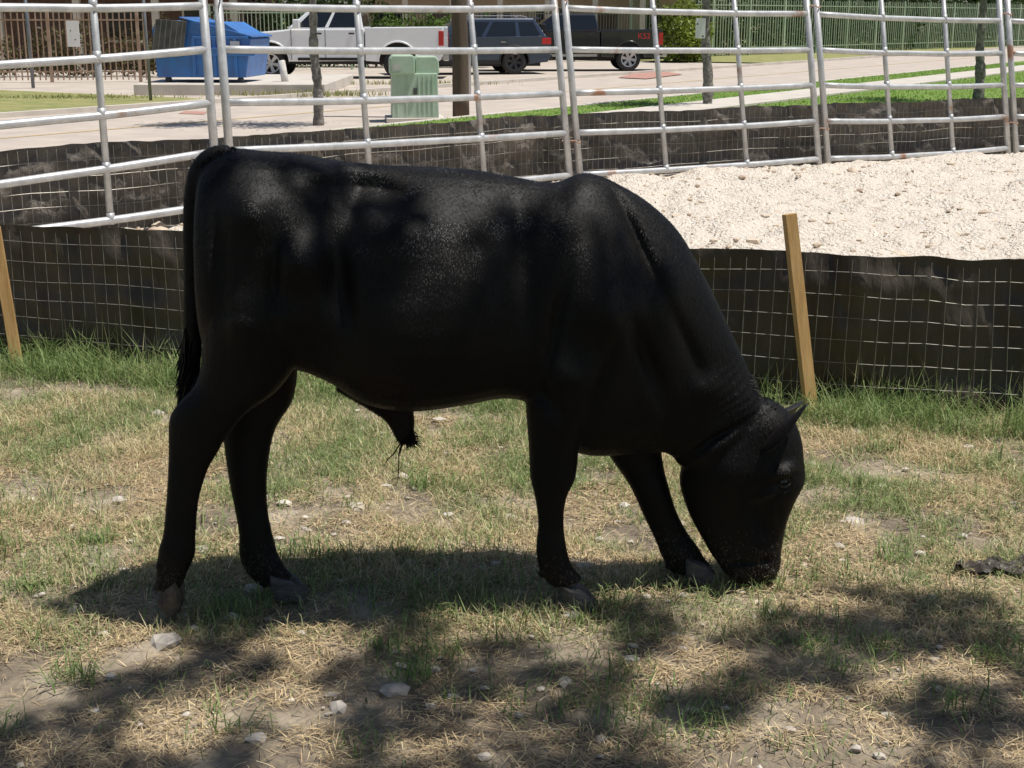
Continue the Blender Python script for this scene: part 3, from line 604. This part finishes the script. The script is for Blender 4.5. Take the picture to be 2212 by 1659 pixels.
def ghouse(root,xb0,xb1,xt0,xt1,z0,z1,hw0,hw1,paint,panes,rear=True):
    V=[(xb0,-hw0,z0),(xb1,-hw0,z0),(xb1,hw0,z0),(xb0,hw0,z0),(xt0,-hw1,z1),(xt1,-hw1,z1),(xt1,hw1,z1),(xt0,hw1,z1)]
    mesh('cab',V,[(0,3,2,1),(4,5,6,7),(0,1,5,4),(1,2,6,5),(2,3,7,6),(3,0,4,7)],paint,root,bevel=.05)
    def P(s,h,sg):
        xb=xb0+(xb1-xb0)*s; xt=xt0+(xt1-xt0)*s; return (xb+(xt-xb)*h, sg*(hw0+(hw1-hw0)*h+.004), z0+(z1-z0)*h)
    for sg in (-1,1):
        for s0,s1 in panes:
            q=[P(s0,.06,sg),P(s1,.06,sg),P(s1,.80,sg),P(s0,.80,sg)]
            mesh('side_window',q if sg<0 else q[::-1],[(0,1,2,3)],m_glass,root)
    def E(y,h,front):
        xb,xt=(xb1,xt1) if front else (xb0,xt0); o=.005 if front else -.005
        return (xb+(xt-xb)*h+o, y*(hw0+(hw1-hw0)*h), z0+(z1-z0)*h+.003)
    q=[E(-.86,.05,1),E(.86,.05,1),E(.84,.88,1),E(-.84,.88,1)]; mesh('windscreen',q,[(0,1,2,3)],m_glass,root)
    q=[E(.86,.1,0),E(-.86,.1,0),E(-.84,.85,0),E(.84,.85,0)]; mesh('rear_window',q,[(0,1,2,3)],m_glass,root)
def pickup(loc,rz,paint,L=5.85,k=1.0,rim=None,xr=None,decal=False,crew=True):
    root=empty('pickup_truck',loc,rz); f=L/2; W=.98; R=.41*k; z=lambda a:a*k
    xf=f-.98; xrw=xf-3.75; cf=f-1.5; cr=cf-(2.25 if crew else 1.9)
    ar=.52*k; wz=R
    low=.48*k
    pts=[(f-.02,z(.50)),(f,z(.75)),(f-.03,z(1.08)),(f-.18,z(1.20)),(cf+.1,z(1.30)),(cf-.1,z(1.33)),(cr,z(1.34)),(cr,low)]+arch(xf,ar,low,wz+.05)
    mesh('body',*extr(pts,-W,W),paint,root,bevel=.045)
    bp_=[(cr-.03,z(1.36)),(-f+.0,z(1.38)),(-f+.02,z(.6)),(-f+.1,low)]+arch(xrw,ar,low,wz+.05)+[(cr-.03,low)]
    for sg in (-1,1):
        y0,y1=(-W,-W+.1) if sg<0 else (W-.1,W); mesh('bed_side',*extr(bp_,y0,y1),paint,root,bevel=.02)
        for cx in (xf,xrw):
            pt_=[(a,sg*(W+.005),b) for a,b in arch(cx,ar+.02,low+.02,wz+.05,16)]; mesh('arch_lip',*tube(pt_,.03,6),paint,root,smooth=True)
    mesh('bed_floor',*box(-f+.05,cr-.03,-W+.1,W-.1,z(.78),z(.84)),m_blk,root)
    mesh('tailgate',*box(-f-.01,-f+.06,-W+.1,W-.1,z(.65),z(1.36)),paint,root,bevel=.02)
    mesh('bed_front',*box(cr-.1,cr-.035,-W+.1,W-.1,z(.8),z(1.34)),paint,root)
    mesh('chassis',*box(-f+.3,f-.3,-.62,.62,.38*k,.7*k),m_blk,root)
    for cx in (xf,xrw): mesh('wheel_well',*box(cx-.5,cx+.5,-.70,.70,.6*k,1.02*k),m_blk,root)
    ghouse(root,cr+.03,cf,cr+.14,cf-.72,z(1.33),z(1.90),W-.05,W-.22,paint,[(.08,.46),(.51,.90)] if crew else [(.05,.3),(.36,.88)])
    mesh('front_bumper',*box(f-.1,f+.10,-W,W,z(.42),z(.66)),m_chr,root,bevel=.03)
    mesh('grille',*box(f-.02,f+.015,-.55,.55,z(.70),z(1.05)),m_blk,root)
    mesh('rear_bumper',*box(-f-.16,-f+.0,-W+.02,W-.02,z(.48),z(.68)),m_chr,root,bevel=.03)
    for sg in (-1,1):
        yo=sg*(W+.003)
        mesh('tail_lamp',*box(-f-.015,-f+.13,min(sg*(W-.16),sg*(W+.012)),max(sg*(W-.16),sg*(W+.012)),z(.88),z(1.27)),m_rl,root,bevel=.01)
        mesh('headlamp',*box(f-.22,f+.01,min(sg*(W-.35),sg*(W+.006)),max(sg*(W-.35),sg*(W+.006)),z(.86),z(1.07)),m_hl,root,bevel=.02)
        mesh('mirror',*box(cf-.42,cf-.22,min(sg*(W+.02),sg*(W+.26)),max(sg*(W+.02),sg*(W+.26)),z(1.33),z(1.58)),m_blk if decal else paint,root,bevel=.03)
        for xx in (cf-.12,cf-1.12,cr+.05):
            mesh('door_gap',*box(xx-.008,xx+.008,min(yo,yo+sg*.002),max(yo,yo+sg*.002),low+.03,z(1.32)),m_blk,root)
        for xx in (cf-1.0,cf-1.95): mesh('door_handle',*box(xx-.02,xx+.14,min(yo,yo+sg*.03),max(yo,yo+sg*.03),z(1.18),z(1.22)),m_blk,root,bevel=.008)
        mesh('sill_trim',*box(cr+.1,cf-.3,min(yo,yo+sg*.012),max(yo,yo+sg*.012),low+.01,low+.09),m_blk if not decal else m_chr,root)
        wheel(root,xf,sg*(W-.14),R,sg,rim or m_rim); wheel(root,xrw,sg*(W-.14),R,sg,rim or m_rim)
    return root
m_white=M('white_paint',(.80,.81,.82),(.76,.77,.78),rough=.25,coat=.5)
m_black=M('black_paint',(.010,.011,.014),rough=.2,coat=.6)
m_navy=M('navy_paint',(.032,.048,.080),(.028,.040,.068),rough=.2,coat=.6)
pickup((-5.0,42.6,-.01),math.pi-.03,m_white,L=6.05,k=1.07)
bt=pickup((2.05,48.6,-.01),math.pi+.06,m_black,L=5.85,k=.98,decal=True)
cu=bpy.data.curves.new('decal','FONT'); cu.body='K52'; cu.size=.26; cu.extrude=.002; cu.align_x='CENTER'
dc=bpy.data.objects.new('bed_decal',cu); link(dc,bt); dc.rotation_euler=(math.pi/2,0,math.pi); dc.location=(-2.30,.99,1.06); cu.materials.append(M('red_decal',(.6,.03,.03),rough=.5))
def suv(loc,rz,paint):
    root=empty('suv_car',loc,rz); f=2.5; W=.97; R=.39; xf=f-.92; xr=xf-2.9; low=.32
    pts=[(f-.05,.35),(f,.6),(f-.03,.86),(f-.25,1.0),(f-1.15,1.10),(f-1.5,1.13),(-f+.3,1.18),(-f+.04,1.14),(-f,.85),(-f+.02,.5),(-f+.1,.38)]
    pts=pts+[(xr-.46,low)]+arch(xr,.45,low,R+.03)+arch(xf,.45,low,R+.03)
    mesh('body',*extr(pts,-W,W),paint,root,bevel=.08)
    ghouse(root,-f+.10,f-1.3,-f+.50,f-2.25,1.12,1.73,W-.06,W-.24,paint,[(.05,.24),(.28,.56),(.60,.90)])
    mesh('spoiler',*box(-f+.28,-f+.62,-.62,.62,1.70,1.745),paint,root,bevel=.015)
    mesh('chassis',*box(-f+.3,f-.3,-.8,.8,.25,.45),m_blk,root)
    for sg in (-1,1):
        mesh('roof_rail',*tube([(-f+.7,sg*.66,1.74),(-f+.9,sg*.66,1.79),(f-2.5,sg*.66,1.79),(f-2.35,sg*.66,1.74)],.018,6),m_chr,root)
        mesh('tail_lamp',*box(-f-.01,-f+.30,min(sg*(W-.2),sg*(W+.008)),max(sg*(W-.2),sg*(W+.008)),.92,1.12),m_rl,root,bevel=.02)
        mesh('headlamp',*box(f-.3,f-.01,min(sg*(W-.3),sg*(W+.004)),max(sg*(W-.3),sg*(W+.004)),.72,.88),m_hl,root,bevel=.02)
        mesh('mirror',*box(f-1.75,f-1.55,min(sg*(W+.0),sg*(W+.2)),max(sg*(W+.0),sg*(W+.2)),1.12,1.27),paint,root,bevel=.03)
        mesh('sill',*box(xr+.5,xf-.5,min(sg*W,sg*(W+.02)),max(sg*W,sg*(W+.02)),low,low+.12),m_blk,root)
        for xx in (f-1.5,f-2.55,f-3.55): mesh('door_gap',*box(xx-.007,xx+.007,min(sg*W,sg*(W+.003)),max(sg*W,sg*(W+.003)),low+.14,1.12),m_blk,root)
        for xx in (f-2.4,f-3.4): mesh('door_handle',*box(xx-.14,xx+.02,min(sg*W,sg*(W+.03)),max(sg*W,sg*(W+.03)),.98,1.01),m_chr,root)
        for cx in (xf,xr):
            pt_=[(a,sg*(W+.0),b) for a,b in arch(cx,.47,low+.02,R+.03,16)]; mesh('arch_trim',*tube(pt_,.028,6),m_blk,root,smooth=True)
            wheel(root,cx,sg*(W-.13),R,sg,m_rimd)
    mesh('rear_bumper',*box(-f-.06,-f+.05,-W+.05,W-.05,.42,.6),m_blk,root,bevel=.02)
    return root
suv((-1.42,45.6,-.01),math.pi+.22,m_navy)

# ---------------------------------------------------------------- picket fences, signs
def picket(name,p0,p1,h,sp,mat,r=.013,rails=(.15,.9),posts=2.4):
    p0=Vector(p0);p1=Vector(p1);d=p1-p0;n=int(d.length/sp);parts=[];t=d.normalized();a=Vector((-t.y,t.x,0))*r;tt=t*r
    def bar(p,z0,z1,k=1):
        V=[p+(-a-tt)*k,p+(-a+tt)*k,p+(a+tt)*k,p+(a-tt)*k]; return [(q.x,q.y,z0) for q in V]+[(q.x,q.y,z1) for q in V],[(0,3,2,1),(4,5,6,7),(0,1,5,4),(1,2,6,5),(2,3,7,6),(3,0,4,7)]
    for i in range(n+1): parts.append(bar(p0+t*sp*i+Vector((random.uniform(-.01,.01),0,0)),.05,h+random.uniform(-.02,.02)))
    for i in range(int(d.length/posts)+1): parts.append(bar(p0+t*posts*i+a*.2,-.03,h+.06,2.6))
    for z in rails:
        v=[p0-a*1.3,p1-a*1.3,p1+a*1.3,p0+a*1.3]; parts.append(([(q.x,q.y,z*h-.02) for q in v]+[(q.x,q.y,z*h+.02) for q in v],[(0,3,2,1),(4,5,6,7),(0,1,5,4),(1,2,6,5),(2,3,7,6),(3,0,4,7)]))
    return mesh(name,*merge(parts),mat)
m_rust=M('rusty_iron',(.26,.17,.11),(.42,.30,.22),scale=3,rough=.85)
m_gf=M('faded_green_iron',(.26,.36,.24),(.38,.43,.31),scale=2,rough=.7)
picket('rusty_picket_fence',(-17.5,38.8,0),(-10.1,39.6,0),1.85,.16,m_rust,.016)
picket('iron_fence',(-10.0,47.5,0),(-5.0,49.5,0),2.1,.14,m_gf,.012)
picket('green_picket_fence',(5.0,60.5,0),(36,94,0),2.55,.22,m_gf,.020,posts=3)
picket('iron_fence',(-5.0,52.5,0),(5.0,60.4,0),2.1,.16,M('dark_iron',(.06,.07,.05),rough=.7),.014)
m_paper=M('paper_sign',(.84,.83,.80),(.76,.75,.72),scale=3,rough=.8)
def papersign(u,v,Y,w_,h_):
    c=sv(u,v,Y); root=empty('notice_sign',c)
    mesh('board',*box(-w_/2,w_/2,-.012,0,-h_/2,h_/2),m_paper,root,bevel=.004)
    for dx,dz in ((-.06,.08),(.05,-.15)): mesh('bolt',*box(dx-.015,dx+.015,-.016,-.0125,dz-.015,dz+.015),m_blk,root)
papersign(158,73,38.75,.34,.68)
papersign(1513,61,27.80,.19,.38)
# ---------------------------------------------------------------- buildings
def building(name,x0,x1,y0,y1,h,wall,roofm,col=None,wins=5,rz=0):
    root=empty(name,((x0+x1)/2,y0,0),rz); w_=(x1-x0)/2; d=y1-y0
    mesh('walls',*box(-w_,w_,0,d,-.03,h),wall,root)
    e=.9
    V=[(-w_-e,-1.6,h),(w_+e,-1.6,h),(w_+e,d+e,h),(-w_-e,d+e,h),(-w_-e,d/2,h+2.2),(w_+e,d/2,h+2.2)]
    mesh('roof',V,[(0,1,5,4),(2,3,4,5),(0,4,3),(1,2,5),(0,3,2,1)],roofm,root)
    mesh('fascia',*box(-w_-e,w_+e,-1.66,-1.6,h-.22,h+.02),col or wall,root)
    dk=M('front_door',(.10,.06,.04),rough=.6)
    for k in range(wins):
        x=-w_+(k+.5)*2*w_/wins
        if k%3==1: mesh('door',*box(x-.5,x+.5,-.04,-.002,0,2.1),dk,root); continue
        mesh('window_frame',*box(x-.7,x+.7,-.05,-.002,.9,2.2),col or wall,root); mesh('window',*box(x-.62,x+.62,-.06,-.052,.98,2.12),m_glass,root)
    if col:
        k=-w_
        while k<=w_+.01:
            mesh('porch_column',*box(k-.12,k+.12,-1.5,-1.26,0,h),col,root,bevel=.01); k+=2*w_/7
m_beige=M('beige_stucco',(.52,.43,.32),(.44,.36,.27),scale=2,rough=.9)
m_trim=M('cream_trim',(.64,.58,.47),rough=.7)
m_brick=M('dark_brick',(.10,.055,.04),(.16,.10,.075),scale=5,rough=.9)
m_roofm=M('shingles',(.09,.08,.07),(.13,.12,.1),scale=9,rough=.95)
building('stucco_house',-6.5,7.5,62,72,2.9,m_beige,m_roofm,m_trim,6)
building('brick_house',-28,-9.5,50,60,2.8,m_brick,m_roofm,m_trim,7,.03)
# ---------------------------------------------------------------- vegetation masses
def mass(name,blobs,count,size,a,b):
    P=[]
    vol=np.array([r[3]*r[4] for r in blobs]); vol=vol/vol.sum()
    for (x,y,z,rx,rz),vv in zip(blobs,vol):
        m=int(count*vv); q=rng.normal(size=(m,3)); q/=np.linalg.norm(q,axis=1)[:,None]; q*=rng.uniform(.55,1.08,(m,1))*(1+.25*np.sin(q[:,:1]*5+x)*np.cos(q[:,2:]*6))
        P.append(q*[rx,rx,rz]+[x,y,z])
    P=np.concatenate(P); P=P[P[:,2]>.02]; n=len(P)
    sh_=np.clip(.7+.35*np.array([noise.noise(Vector(p*.9)) for p in P]),.35,1.3)[:,None]
    return leafcloud(name,P,rng.uniform(size*.6,size*1.3,n),colmix(n,a,b,.2)*sh_,m_leaf)
bl=[]
for k in range(60):
    x=-45+k*2.0+rng.uniform(-1,1); y=74+max(0,(x-8))*.95+rng.uniform(-2,2); bl.append((x,y,rng.uniform(2.0,3.5),rng.uniform(2.4,3.4),rng.uniform(3,4.5)))
    bl.append((x+1,y+4,rng.uniform(5.5,8),rng.uniform(2.5,3.6),rng.uniform(2.5,4)))
mass('tree_line',bl,60000,.25,(.03,.055,.015),(.075,.11,.03))
bl=[(8+t*27+rng.uniform(-.5,.5),66+t*29+rng.uniform(-.4,1.2),1.2,1.2,rng.uniform(1.3,2.0)) for t in np.linspace(0,1,24)]
mass('hedge_row',bl,20000,.14,(.035,.06,.015),(.09,.14,.035))
mass('bush',[(6.75,57.5,1.15,.95,1.3),(7.4,58,.8,.7,.9)],5200,.085,(.20,.29,.035),(.38,.46,.08))
mass('clipped_hedge',[(-4.4+i*.8,51.5,.95,.7,.9) for i in range(5)],5200,.07,(.11,.20,.03),(.20,.30,.06))
mass('shrub',[(-15.5+i*1.3,43+.6*(i%2),.6,.8,.7+.25*(i%3)) for i in range(6)],4500,.08,(.12,.07,.035),(.16,.16,.06))
mass('shrub',[(-9.4+i*1.0,52+.3*(i%2),1.2,.9,1.4) for i in range(5)],5000,.10,(.03,.06,.015),(.08,.12,.03))
for (cx,cy,m,hh) in ((-4.6,32.3,500,.16),(-9.5,31,700,.12),(-2.5,38,400,.14)):
    r=rng.normal(0,.6,(m,2)); P=np.stack([cx+r[:,0]*1.6,cy+r[:,1]*.5,np.full(m,.0)],1)
    blades('weeds',P,rng.uniform(.5,1.3,m)*hh,rng.uniform(.012,.03,m),rng.uniform(0,6.28,m),rng.uniform(.9,1.5,m),rng.uniform(.3,1.2,m),colmix(m,(.19,.23,.06),(.36,.33,.15)),m_blade)
